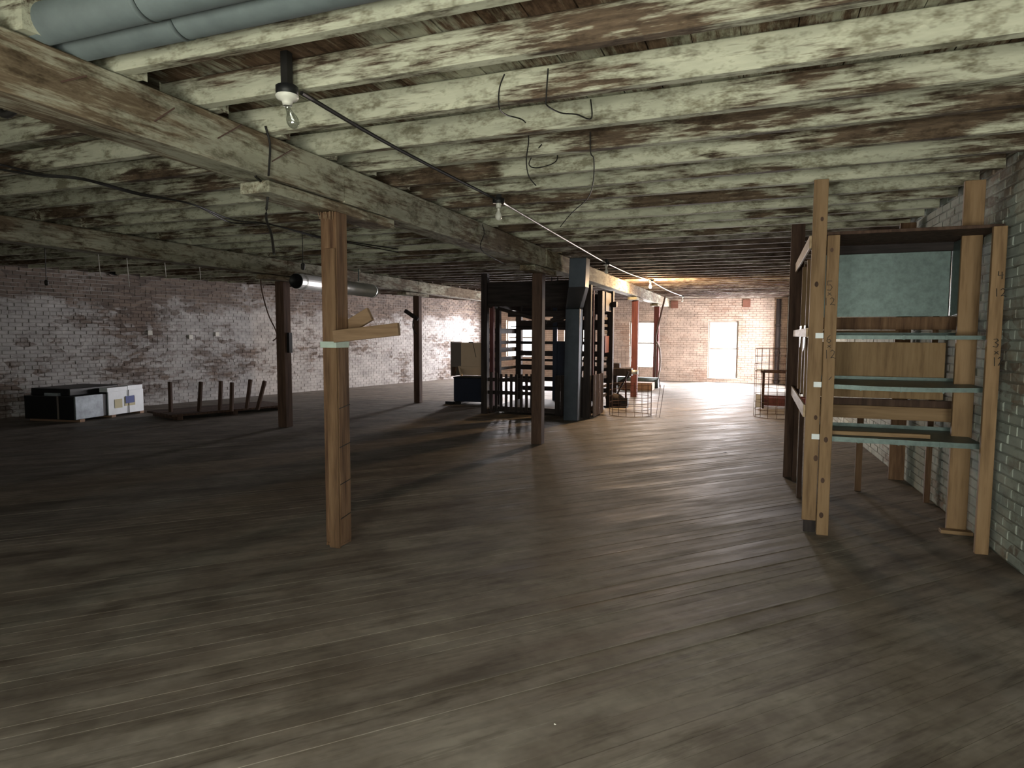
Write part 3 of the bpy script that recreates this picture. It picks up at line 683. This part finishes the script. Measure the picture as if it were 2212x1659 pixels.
# ------------------------------------------------------------------ lamps, conduit and loose wiring
XL = -2.2
lamp_px = [(620, 196), (1077, 434), (1310, 569), (1405, 606), (1474, 640)]
lamp_lab = ['bare clear bulb in a white porcelain holder nearest the viewer', 'bare frosted bulb hanging second from the viewer along the conduit',
            'small bare bulb above the right side of the lift cage', 'glowing bare bulb on the ceiling in front of the far wall', 'unlit bulb hanging farthest along the ceiling conduit']
ZC = 2.815
lamps = []
for k, (u, v) in enumerate(lamp_px):
    p_ = at(u, v, z=ZC-.01); lamps.append(p_)
    t = thing('bare_bulb_lamp', (p_.x, p_.y, ZC+.01), lamp_lab[k], 'lamp', 'bare bulbs along the ceiling conduit')
    part('junction_box', MB().lathe((p_.x, p_.y, ZC), [(.05, .012), (.055, .008), (.055, -.028), (.05, -.032)], 14), 'black', t, True)
    part('mounting_stem', MB().box(p_.x-.02, p_.x+.02, p_.y-.02, p_.y+.02, ZC+.012, ZJ1), 'cable', t)
    if k == 0:
        part('socket', MB().lathe((p_.x, p_.y, ZC), [(.055, -.033), (.057, -.04), (.05, -.052), (.026, -.062), (.022, -.085)], 18), 'white', t, True)
        z0, tilt = -.086, (.035, .015)
    else:
        part('socket', MB().lathe((p_.x, p_.y, ZC), [(.024, -.033), (.024, -.06), (.02, -.075)], 12), 'white', t, True); z0, tilt = -.076, (0, 0)
    prof = [(.012, 0), (.013, -.02), (.018, -.035), (.028, -.055), (.031, -.072), (.027, -.09), (.015, -.103), (.003, -.107)]
    mb = MB().tube([(p_.x+tilt[0]*-z/.107, p_.y+tilt[1]*-z/.107+1e-6*i, ZC+z0+z) for i, (r, z) in enumerate(prof)], [r for r, z in prof], 14)
    part('bulb', mb, 'clearbulb' if k == 0 else ('litbulb' if k == 3 else 'white'), t, True)
    if k == 3:
        l = bpy.data.lights.new('bulb_light', 'POINT'); l.energy = 400; l.color = (1, .66, .34); l.shadow_soft_size = .05
        lo = bpy.data.objects.new('bulb_light', l); COL.objects.link(lo); lo.location = (p_.x, p_.y, ZC-.21)
def cable(name, pts, r, mat, label, cat='cable', group=None, n=6):
    return solo(name, MB().sag(pts, r, n), mat, tuple(Vector(pts[0])), label, cat, group, True)
zz = lambda u, v, z: tuple(at(u, v, z=z))
cable('electrical_conduit', [tuple(lamps[0]+Vector((.04, .06, .004)))]+[zz(860, 322, ZC-.006), tuple(lamps[1]+Vector((0, -.07, .004)))], .011, 'cable', 'dark conduit running from the nearest bulb to the second bulb', 'conduit')
cable('electrical_conduit', [tuple(lamps[1]+Vector((0, .07, .004))), zz(1200, 505, ZC-.012), tuple(lamps[2]+Vector((0, -.07, .004)))], .011, 'greycable', 'pale conduit running from the second bulb to the third bulb', 'conduit')
cable('electrical_conduit', [tuple(lamps[2]+Vector((0, .07, .004))), zz(1362, 592, ZC-.012), tuple(lamps[3]+Vector((0, -.07, .004)))], .011, 'greycable', 'pale conduit running up to the glowing bulb', 'conduit')
cable('electrical_conduit', [tuple(lamps[3]+Vector((0, .07, .004))), zz(1440, 626, ZC-.03), tuple(lamps[4]+Vector((0, -.07, .004)))], .011, 'greycable', 'pale conduit beyond the glowing bulb', 'conduit')
# cable pair under the joists of the middle bay
zc = 2.80
cp_ = thing('cable_pair', zz(0, 358, zc), 'pair of black cables sagging under the joists on the left', 'cable')
for dv in (0, 7):
    P = [(-8, 353+dv*1.6), (90, 376+dv*.6), (180, 386+dv*.3), (300, 417+dv*.5), (415, 441), (500, 474+dv), (580, 484), (690, 511+dv*.4), (760, 523+dv*.4), (860, 538+dv)]
    part('cable_strand', MB().sag([zz(u, v, zc) for u, v in P], .008), 'cable', cp_, True)
cable('vertical_cable', [tuple(at(u, v, X=BEAM1+.135)) for u, v in ((573, 272), (583, 310), (582, 352), (580, 380))], .007, 'cable', 'black cable hanging down the face of the near beam')
cable('vertical_cable', [zz(552, 381, 2.56), zz(577, 412, 2.52), zz(575, 470, 2.35), zz(586, 505, 2.22), zz(592, 548, 2.06)], .008, 'cable', 'black twisted cable dangling below the near beam by the post')
cable('hanging_rope', [tuple(at(u, v, X=-7.72)) for u, v in ((563, 600), (566, 630), (580, 680), (595, 712), (598, 728), (590, 736))], .011, 'darkpost', 'rope drooping from the beam to the dark post by the pallet', 'rope')
J = lambda u, v, y: tuple(at(u, v, Y=y))
cable('loose_wire', [J(1090, 160, 3.29), J(1079, 190, 3.29), J(1078, 230, 3.29), J(1093, 248, 3.5), J(1133, 262, 3.8), J(1142, 300, 4.0), J(1137, 345, 4.1), J(1142, 380, 4.15), J(1158, 401, 4.15)], .004, 'cable', 'long thin wire dangling from the joists left of centre', 'wire', 'loose wires under the joists')
cable('loose_wire', [J(1184, 148, 3.29), J(1180, 210, 3.29), J(1182, 228, 3.31), J(1212, 244, 3.5), J(1245, 247, 3.6), J(1277, 256, 3.7), J(1276, 215, 3.79)], .004, 'cable', 'short thin wire looped between two joists right of centre', 'wire', 'loose wires under the joists')
cable('loose_wire', [J(1275, 285, 4.3), J(1276, 330, 4.3), J(1283, 345, 4.4), J(1281, 395, 4.8), J(1268, 430, 5.2), J(1235, 460, 5.6), J(1210, 490, 5.9)], .004, 'cable', 'thin wire trailing back from the joists beside the second bulb', 'wire', 'loose wires under the joists')
cable('loose_wire', [J(1170, 312, 4.3), J(1148, 340, 4.4), J(1144, 358, 4.5), J(1165, 362, 4.6), J(1202, 347, 4.7), J(1202, 310, 4.8)], .004, 'cable', 'thin looped wire just left of the trailing one under the joists', 'wire', 'loose wires under the joists')
cable('loose_wire', [tuple(at(1042, 485, X=-2.87)), tuple(at(1046, 505, X=-2.87)), tuple(at(1040, 540, X=-2.87)), (-2.9, 7.4, 2.45)], .005, 'cable', 'thin wire hanging off the face of the near beam', 'wire')
# pull cords and drop wires on the left
def yl(u): return None
pull = thing('pull_cord', zz(97, 545, 2.80), 'dark pull cord with a small weight in front of the left wall', 'cord')
p_ = at(97, 545, z=2.80); p_.z = 2.99; q_ = at(97, 612, Y=p_.y)
part('string', MB().tube([p_, Vector((p_.x, p_.y, q_.z+.04))], .006), 'cable', pull); part('weight', MB().lathe((p_.x, p_.y, q_.z), [(.01, .05), (.026, .035), (.03, 0), (.02, -.03), (.005, -.035)], 10), 'cable', pull, True)
pull2 = thing('pull_cord', zz(653, 508, 2.80), 'dark pull cord with a small weight beside the nearest post', 'cord')
p_ = at(653, 508, z=2.80); p_.z = 2.99; q_ = at(653, 577, Y=p_.y)
part('string', MB().tube([p_, Vector((p_.x, p_.y, q_.z+.04))], .005), 'cable', pull2); part('weight', MB().lathe((p_.x, p_.y, q_.z), [(.01, .05), (.024, .035), (.024, 0), (.02, -.03), (.005, -.035)], 10), 'cable', pull2, True)
for k, (u, v0, v1, lab) in enumerate(((212, 532, 600, 'pale wire hanging left of the round hole in the left wall'), (274, 540, 620, 'pale wire hanging right of the round hole in the left wall'),
                                      (355, 552, 600, 'short pale wire hanging between the round hole and the dark post'), (430, 563, 605, 'short pale wire hanging nearest the dark post by the left wall'))):
    p_ = at(u, v0, z=2.80); p_.z = 2.99; q_ = at(u, v1, Y=p_.y)
    cable('drop_wire', [p_, p_.lerp(q_, .5)+Vector((.01, 0, 0)), (p_.x+.02, p_.y, q_.z)], .006, 'greycable', lab, 'wire', 'drop wires by the left wall')
# steel nails bent out of the near beam
for k, ((u0, v0), (u1, v1)) in enumerate((((131, 177), (182, 168)), ((333, 262), (371, 236)), ((470, 299), (516, 272)), ((587, 349), (625, 325)))):
    p_, q_ = at(u0, v0, X=BEAM1+.125), at(u1, v1, X=BEAM1+.13)
    part('bent_nail', MB().tube([p_, q_+Vector((.03, -.01, 0))], .004, 5), 'rust', b1)
# round ducts lying in the joist bay above the near beam
for k, (yy, zc_, lab) in enumerate(((2.135, 2.908, 'blue grey round duct pipe above the near beam, farther of two'), (1.965, 2.908, 'blue grey round duct pipe above the near beam, nearer of two'))):
    t = thing('duct_pipe', (-2.95, yy, zc_-.08), lab, 'pipe', 'duct pipes between the joists')
    part('pipe', MB().tube([(-3.05, yy, zc_), (-.35, yy, zc_)], .08, 24), 'pipe', t, True)
    for a in (-2.3, -1.2): part('seam_ring', MB().tube([(a, yy, zc_), (a+.03, yy, zc_)], .0835, 24), 'pipe', t, True)
# dark iron bracket at the far left
t = thing('iron_bracket', zz(20, 200, 2.82), 'black iron hook hanging at the upper left edge', 'hook')
P = [zz(-6, 185, 2.80), zz(5, 205, 2.75), zz(-4, 232, 2.7), zz(12, 248, 2.66), zz(45, 228, 2.7), zz(58, 214, 2.76)]
part('hook', MB().sag(P, .018), 'cable', t, True)
# shiny duct hanging behind the second beam
p_, q_ = at(640, 607, z=2.45), at(806, 629, z=2.45)
sd = thing('spiral_duct', (p_.x, p_.y, 2.25), 'shiny silver round duct hanging beyond the second beam', 'duct')
part('pipe', MB().tube([p_, q_], .125, 24), 'silver', sd, True)
d_ = (q_-p_).normalized()
part('open_end', MB().tube([p_-d_*.02, p_-d_*.005], .118, 24), 'black', sd, True, label='dark open end')
for t_ in (.05, .5, .97): part('seam_ring', MB().tube([p_+d_*((q_-p_).length*t_), p_+d_*((q_-p_).length*t_+.03)], .131, 24), 'silver', sd, True)
m_ = p_.lerp(q_, .78); part('hanger', MB().bar(m_+Vector((0, 0, .15)), m_+Vector((0, 0, .42)), .02, .006), 'galv', sd)

# ------------------------------------------------------------------ things by the left wall
def wall_frame(y0): return Vector((xl(y0), y0, 0))
th = math.atan(.216); wu = Vector((math.sin(th), math.cos(th), 0)); wn = Vector((math.cos(th), -math.sin(th), 0))
c0 = at(163, 914, z=0); wu0, wn0 = wu, wn; wu = Vector((-.15, .9887, 0)); wn = Vector((.9887, .15, 0))
ap = thing('metal_cabinet', (c0.x-.5, c0.y+.5, 0), 'black metal cabinet lying on its side with a white front, by the left wall', 'cabinet')
Lw, Dw, hh = 1.62, 1.10, .42
def ab(name, mat, u0, u1, n0, n1, z0, z1, parent=None, **k):   # u along the wall, n towards the wall
    c = c0+wu*((u0+u1)/2)-wn*((n0+n1)/2)+Vector((0, 0, (z0+z1)/2))
    return part(name, MB().obox(c, wu*(u1-u0)/2, wn*(n1-n0)/2, (0, 0, (z1-z0)/2)), mat, parent or ap, **k)
for a in (.1, .8, 1.5): ab('skid', 'card', a, a+.1, 0, Dw, 0, .05)
ab('body', 'black', 0, Lw, .01, Dw, .05, .05+hh, bevel=.01)
ab('front_panel', 'greypanel', .01, .60, -.012, .009, .06, .05+hh, label='streaky pale grey front panel')
dr = ab('front_panel', 'whitemetal', .72, 1.58, -.016, .009, .05, .05+hh+.02, label='white front panel')
ab('top_lip', 'whitemetal', .70, 1.18, -.02, .16, .05+hh+.022, .05+hh+.10); ab('top_lip', 'whitemetal', 1.19, 1.56, -.02, .16, .05+hh+.022, .05+hh+.11)
ab('paper_tag', 'paper', .86, 1.04, -.022, -.017, .17, .34, dr); ab('paper_tag', 'paper', 1.10, 1.36, -.022, -.017, .19, .36, dr)
ab('blue_tag', 'bluetag', 1.12, 1.34, -.028, -.023, .24, .38, dr, label='blue tag')
ab('strap', 'cable', 1.19, 1.205, -.028, -.024, .04, .5, dr)
ab('side_rib', 'taupe', -.012, -.0, .34, .37, .06, .05+hh); ab('upper_case', 'black', .1, 1.2, .2, Dw-.05, .05+hh, .05+hh+.13, bevel=.01); ab('bright_plate', 'greypanel', .05, .12, .4, .7, .05+hh+.001, .05+hh+.05)
wu, wn = wu0, wn0
# stake platform: boards with six leaning stakes
pc = [at(372, 909, z=0), at(628, 884, z=0)]
pu = (pc[1]-pc[0]); pl_ = pu.length; pu = pu.normalized(); pn = Vector((-pu.y, pu.x, 0))
pt = thing('stake_platform', tuple(pc[0]+pu*pl_/2+pn*.5), 'low dark timber platform with six upright stakes beside the left wall', 'platform')
for k in range(4): part('deck_board', MB().obox(pc[0]+pu*pl_/2+pn*(.14+.27*k)+Vector((0, 0, .085)), pu*pl_/2, pn*.13, (0, 0, .02)), 'darkpost', pt, bevel=.004)
for k in range(3): part('bearer', MB().obox(pc[0]+pu*(.15+(pl_-.3)*k/2)+pn*.54+Vector((0, 0, .032)), pu*.05, pn*.53, (0, 0, .032)), 'darkpost', pt)
for (u0, v0, u1, v1) in ((369, 890, 367, 825), (430, 889, 434, 825), (475, 886, 477, 823), (500, 888, 501, 826), (533, 882, 541, 820), (556, 885, 572, 823)):
    b_ = at(u0, v0, z=.105); t_ = at(u1, v1, Y=b_.y)
    part('stake', MB().bar(b_, t_, .07, .05, (0, 1, 0)), 'darkpost', pt, bevel=.006)
# switch plates and a pipe hole on the left wall
def on_left(u, v):
    d = at(u, v, Y=1.0)-_O; t_ = (-14.91-_O.x+.0)/(d.x-.216*d.y); return _O+d*t_
for u, v, lab in ((323, 719, 'small white outlet plate on the left wall, leftmost of three'), (411, 728, 'small white outlet plate on the left wall, middle of three'), (468, 722, 'small white outlet plate on the left wall, rightmost of three')):
    c = on_left(u, v)+wn*.02; solo('outlet_plate', MB().obox(c, wu*.05, wn*.012, (0, 0, .05)), 'white', tuple(c), lab, 'outlet', 'outlet plates on the left wall', bevel=.004)
c = on_left(245, 582)+wn*.02
ph = thing('pipe_hole', tuple(c), 'round black pipe hole high on the left brick wall', 'pipe')
part('collar', MB().tube([c-wn*.012, c+wn*.03], .12, 20), 'black', ph, True); part('flange', MB().tube([c-wn*.014, c+wn*.004], .15, 20), 'taupe', ph, True)  # solid black disc paints the dark inside of the hole

# ------------------------------------------------------------------ cream cabinet on a dark box, by the lift
g0 = at(980, 872, z=0)
bx0, by0 = g0.x, g0.y
db = thing('dark_box', (bx0+.45, by0+.3, 0), 'dark blue metal box under the cream cabinet', 'box')
part('case', MB().box(bx0, bx0+.95, by0, by0+.6, .06, .60), 'blue_panel', db, bevel=.008)
for a in (0.02, .78): part('foot', MB().box(bx0+a, bx0+a+.15, by0+.03, by0+.57, 0, .06), 'black', db)
part('lid', MB().box(bx0-.01, bx0+.96, by0-.01, by0+.61, .602, .625), 'black', db)
solo('power_block', MB().box(bx0-.16, bx0+.05, by0-.12, by0-.03, 0, .06), 'black', (bx0-.05, by0-.07, 0), 'small black block on the floor by the dark blue box', 'block', bevel=.006)
cc = thing('cream_cabinet', (bx0+.3, by0+.2, .625), 'cream board cabinet tipped up on the dark blue box', 'cabinet')
a0 = .632; cy = by0+.05
part('end_panel', MB().box(bx0-.10, bx0-.07, cy, cy+.55, a0+.002, a0+.80), 'taupe', cc)
part('front_panel', MB().box(bx0-.07, bx0+.17, cy, cy+.02, a0+.22, a0+.78), 'taupe', cc); part('front_panel', MB().box(bx0+.172, bx0+.88, cy-.005, cy+.018, a0+.24, a0+.77), 'cream', cc)
part('back_panel', MB().box(bx0-.07, bx0+.88, cy+.5, cy+.52, a0+.002, a0+.78), 'cream', cc); part('top_panel', MB().box(bx0-.07, bx0+.88, cy+.022, cy+.498, a0+.76, a0+.78), 'cream', cc)
part('leg', MB().bar((bx0+.18, cy, a0+.012), (bx0+.12, cy, a0+.24), .05, .04), 'cream', cc); part('leg', MB().bar((bx0-.05, cy+.03, a0+.012), (bx0-.02, cy+.03, a0+.22), .09, .04), 'darkpost', cc); part('leg', MB().bar((bx0+.84, cy, a0+.012), (bx0+.80, cy, a0+.24), .06, .04), 'cream', cc)
part('cross_rail', MB().box(bx0+.14, bx0+.86, cy-.01, cy+.02, a0+.19, a0+.238), 'cream', cc); part('gusset', MB().add([(bx0+.74, cy-.012, a0+.25), (bx0+.80, cy-.012, a0+.25), (bx0+.79, cy-.012, a0+.55), (bx0+.74, cy-.002, a0+.25), (bx0+.80, cy-.002, a0+.25), (bx0+.79, cy-.002, a0+.55)], [(0, 1, 2), (5, 4, 3), (0, 3, 4, 1), (1, 4, 5, 2), (2, 5, 3, 0)]), 'taupe', cc)
part('strap', MB().tube([(bx0+.47, cy-.012, a0+.78), (bx0+.55, cy-.012, a0+.45)], .006), 'cable', cc); part('buckle', MB().box(bx0+.36, bx0+.47, cy, cy+.03, a0+.782, a0+.80), 'black', cc)

# ------------------------------------------------------------------ clutter between the lift and the far wall
def cage(c, r, h, nv, nh, label, arc=(0, 2*math.pi), z0=0):
    t = thing('wire_cage', (c[0], c[1], z0), label, 'cage', 'rolls of wire mesh')
    for k in range(nh):
        z = z0+.004+(h-.008)*k/(nh-1)
        part('hoop', MB().tube([(c[0]+r*math.cos(a), c[1]+r*math.sin(a), z) for a in [arc[0]+(arc[1]-arc[0])*i/28 for i in range(29)]], .004, 4), 'rust', t)
    for k in range(nv):
        a = arc[0]+(arc[1]-arc[0])*k/(nv-1 if arc[1]-arc[0] < 6 else nv); x_, y_ = c[0]+r*math.cos(a), c[1]+r*math.sin(a)
        part('upright_wire', MB().tube([(x_, y_, z0), (x_, y_, z0+h)], .004, 4), 'rust', t)
    return t
cg = at(1354, 900, z=0); cage((cg.x, cg.y+.35), .42, .62, 16, 6, 'low cylinder of rusty wire mesh on the floor right of the lift')
for dx in (.55, .62): part('loose_wire', MB().tube([(cg.x+dx, cg.y+.1, 0), (cg.x+dx+.05, cg.y+.3, .62)], .005, 4), 'rust', bpy.data.objects['wire_cage'])
cg = at(1345, 828, z=0); cage((cg.x, cg.y), .55, 1.25, 14, 7, 'tall wire mesh sheet standing near the third far window', (0.2, 3.3))
cg = at(1668, 905, z=0); cage((cg.x+.08, cg.y+.4), .42, 1.35, 16, 10, 'tall cylinder of rusty wire mesh beside the timber rack')
# dark frame cart behind the tall mesh
k0 = at(1645, 888, z=0); ct = thing('frame_cart', (k0.x+.4, k0.y+.6, 0), 'dark brown frame cart standing behind the tall wire mesh', 'cart')
fx, fy = k0.x, k0.y+.6
for dx in (0, .92):
    for dy in (0, .5): part('leg', MB().box(fx+dx, fx+dx+.05, fy+dy, fy+dy+.05, 0, .78), 'darkpost', ct)
for dy in (0, .5): part('top_rail', MB().box(fx-.04, fx+1.0, fy+dy, fy+dy+.05, .781, .83), 'darkpost', ct); part('bottom_board', MB().box(fx+.051, fx+.919, fy+dy, fy+dy+.04, .06, .24), 'redpost', ct)
part('white_cloth', MB().box(fx-.12, fx+.02, fy-.03, fy+.03, .831, .86), 'white', ct); part('white_plate', MB().box(fx-.12, fx-.01, fy-.04, fy-.02, .02, .3), 'white', ct)
# machine with a slanting handle
m0 = at(1330, 880, z=0); mx_, my_ = m0.x, m0.y
mc = thing('floor_machine', (mx_, my_, 0), 'dark round motor machine on the floor beside the lift', 'machine')
mb = MB().tube([(mx_-.22, my_+.1, .16), (mx_-.2, my_+.1, .17), (mx_+.05, my_+.08, .15), (mx_+.16, my_+.08, .12), (mx_+.2, my_+.08, .11)], [.1, .16, .15, .09, .03], 14); part('motor_body', mb, 'dark', mc, True)
part('base_plate', MB().box(mx_-.26, mx_+.24, my_-.06, my_+.24, 0, .03), 'black', mc); part('gearbox', MB().box(mx_+.1, mx_+.26, my_-.02, my_+.16, .031, .22), 'black', mc, bevel=.01)
part('handle', MB().bar((mx_+.02, my_+.08, .30), (mx_+.26, my_+.08, .80), .035, .035, (0, 1, 0)), 'dark', mc); part('handle_strut', MB().bar((mx_+.2, my_+.1, .2), (mx_+.19, my_+.1, .66), .03, .03), 'redpost', mc)
# winch box on a post of the lift
w0 = at(1350, 803, Y=14.9)
wn_ = thing('winch_stand', (w0.x, 14.9, 0), 'dark winch box on a stand behind the lift', 'winch')
part('winch_box', MB().box(w0.x-.28, w0.x+.16, 14.8, 15.05, .66, .84), 'dark', wn_, bevel=.01); part('drum', MB().tube([(w0.x+.16, 14.92, .75), (w0.x+.3, 14.92, .75)], .05, 12), 'silver', wn_, True)
part('leg', MB().box(w0.x-.26, w0.x-.18, 14.85, 14.95, 0, .66), 'dark', wn_); part('motor', MB().box(w0.x-.26, w0.x-.12, 14.85, 15.0, .841, .95), 'dark', wn_); part('brace', MB().bar((w0.x-.2, 14.9, .45), (w0.x+.1, 14.9, .66), .06, .05), 'dark', wn_)
# rolled pipe on a flat carton
r0 = at(1345, 842, z=0); ca = solo('carton', MB().box(r0.x-.1, r0.x+.85, r0.y, r0.y+.5, 0, .22), 'card', (r0.x+.37, r0.y+.25, 0), 'flat brown carton on the floor behind the nearer red post', 'carton', bevel=.008)
rp = thing('rolled_pipe', (r0.x+.1, r0.y+.9, 0), 'grey pipe roll lying behind the brown carton', 'pipe')
part('roll', MB().tube([(r0.x-.55, r0.y+.95, .17), (r0.x+.9, r0.y+.85, .17)], .165, 20), 'galv', rp, True); part('open_end', MB().tube([(r0.x+.901, r0.y+.85, .17), (r0.x+.92, r0.y+.849, .17)], .15, 20), 'black', rp, True)
# leaning pole and hose by the farthest post
p_, q_ = at(1418, 833, z=0), at(1437, 641, Y=20.25); p_.y = 20.22; p_ = Vector((at(1417, 720, Y=20.25).x, 20.25, 0))
lp = solo('leaning_pole', MB().tube([p_, (p_.x, 20.25, 1.6), q_], .028, 8), 'darkpost', tuple(p_), 'thin bent pole leaning beside the farthest post', 'pole')
cable('hanging_hose', [J(1418, 738, 20.05), J(1425, 756, 20.05), J(1426, 790, 20.05), J(1422, 815, 20.05), (at(1426, 836, Y=20.05).x, 20.05, .03)], .03, 'taupe', 'grey hose hanging beside the farthest post', 'hose')
# fittings on the far wall
for u, v, lab in ((1457, 658, 'small brown vent high on the far wall left of the brightest window'), (1613, 655, 'small brown vent high on the far wall near the drain pipe')):
    c = at(u, v, Y=Y_FAR-.03); t = thing('wall_vent', (c.x, Y_FAR-.03, c.z), lab, 'vent', 'vents on the far wall')
    part('frame', MB().box(c.x-.12, c.x+.12, Y_FAR-.035, Y_FAR-.008, c.z-.13, c.z+.13), 'vent', t)
    for k in range(4): part('louvre', MB().box(c.x-.1, c.x+.1, Y_FAR-.045, Y_FAR-.036, c.z-.1+.055*k, c.z-.07+.055*k), 'vent', t)
c = at(1681, 700, Y=Y_FAR-.08); dp = thing('drain_pipe', (c.x, Y_FAR-.08, 0), 'dark vertical drain pipe in the far right corner', 'pipe')
part('pipe', MB().tube([(c.x, Y_FAR-.1, 0), (c.x, Y_FAR-.1, 2.8)], .075, 14), 'dark', dp, True)
for z in (.05, 1.0, 1.9): part('collar', MB().tube([(c.x, Y_FAR-.1, z), (c.x, Y_FAR-.1, z+.08)], .09, 14), 'dark', dp, True)
# litter on the floor
for u, v, s_, mat, lab, nm in ((1297, 897, .14, 'dark', 'dark scrap on the floor at the corner of the lift', 'floor_scrap'), (1567, 978, .035, 'dark', 'small dark scrap alone on the open floor', 'floor_scrap'),
                              (745, 1166, .03, 'white', 'pale splinter at the foot of the nearest post', 'wood_splinter'), (1199, 1566, .006, 'white', 'tiny white chip on the floor near the viewer', 'paint_chip')):
    c = at(u, v, z=0); mb = MB()
    mb.add([(c.x-s_, c.y, .002), (c.x, c.y-s_*.4, .001), (c.x+s_, c.y+s_*.2, .003), (c.x+s_*.2, c.y+s_*.4, .003+s_*.1), (c.x-s_*.5, c.y+s_*.3, .006), (c.x, c.y, .003+s_*.15)], [(0, 1, 5), (1, 2, 5), (2, 3, 5), (3, 4, 5), (4, 0, 5), (4, 3, 2, 1, 0)])
    solo(nm, mb, mat, (c.x, c.y, 0), lab, 'litter', 'litter on the floor')
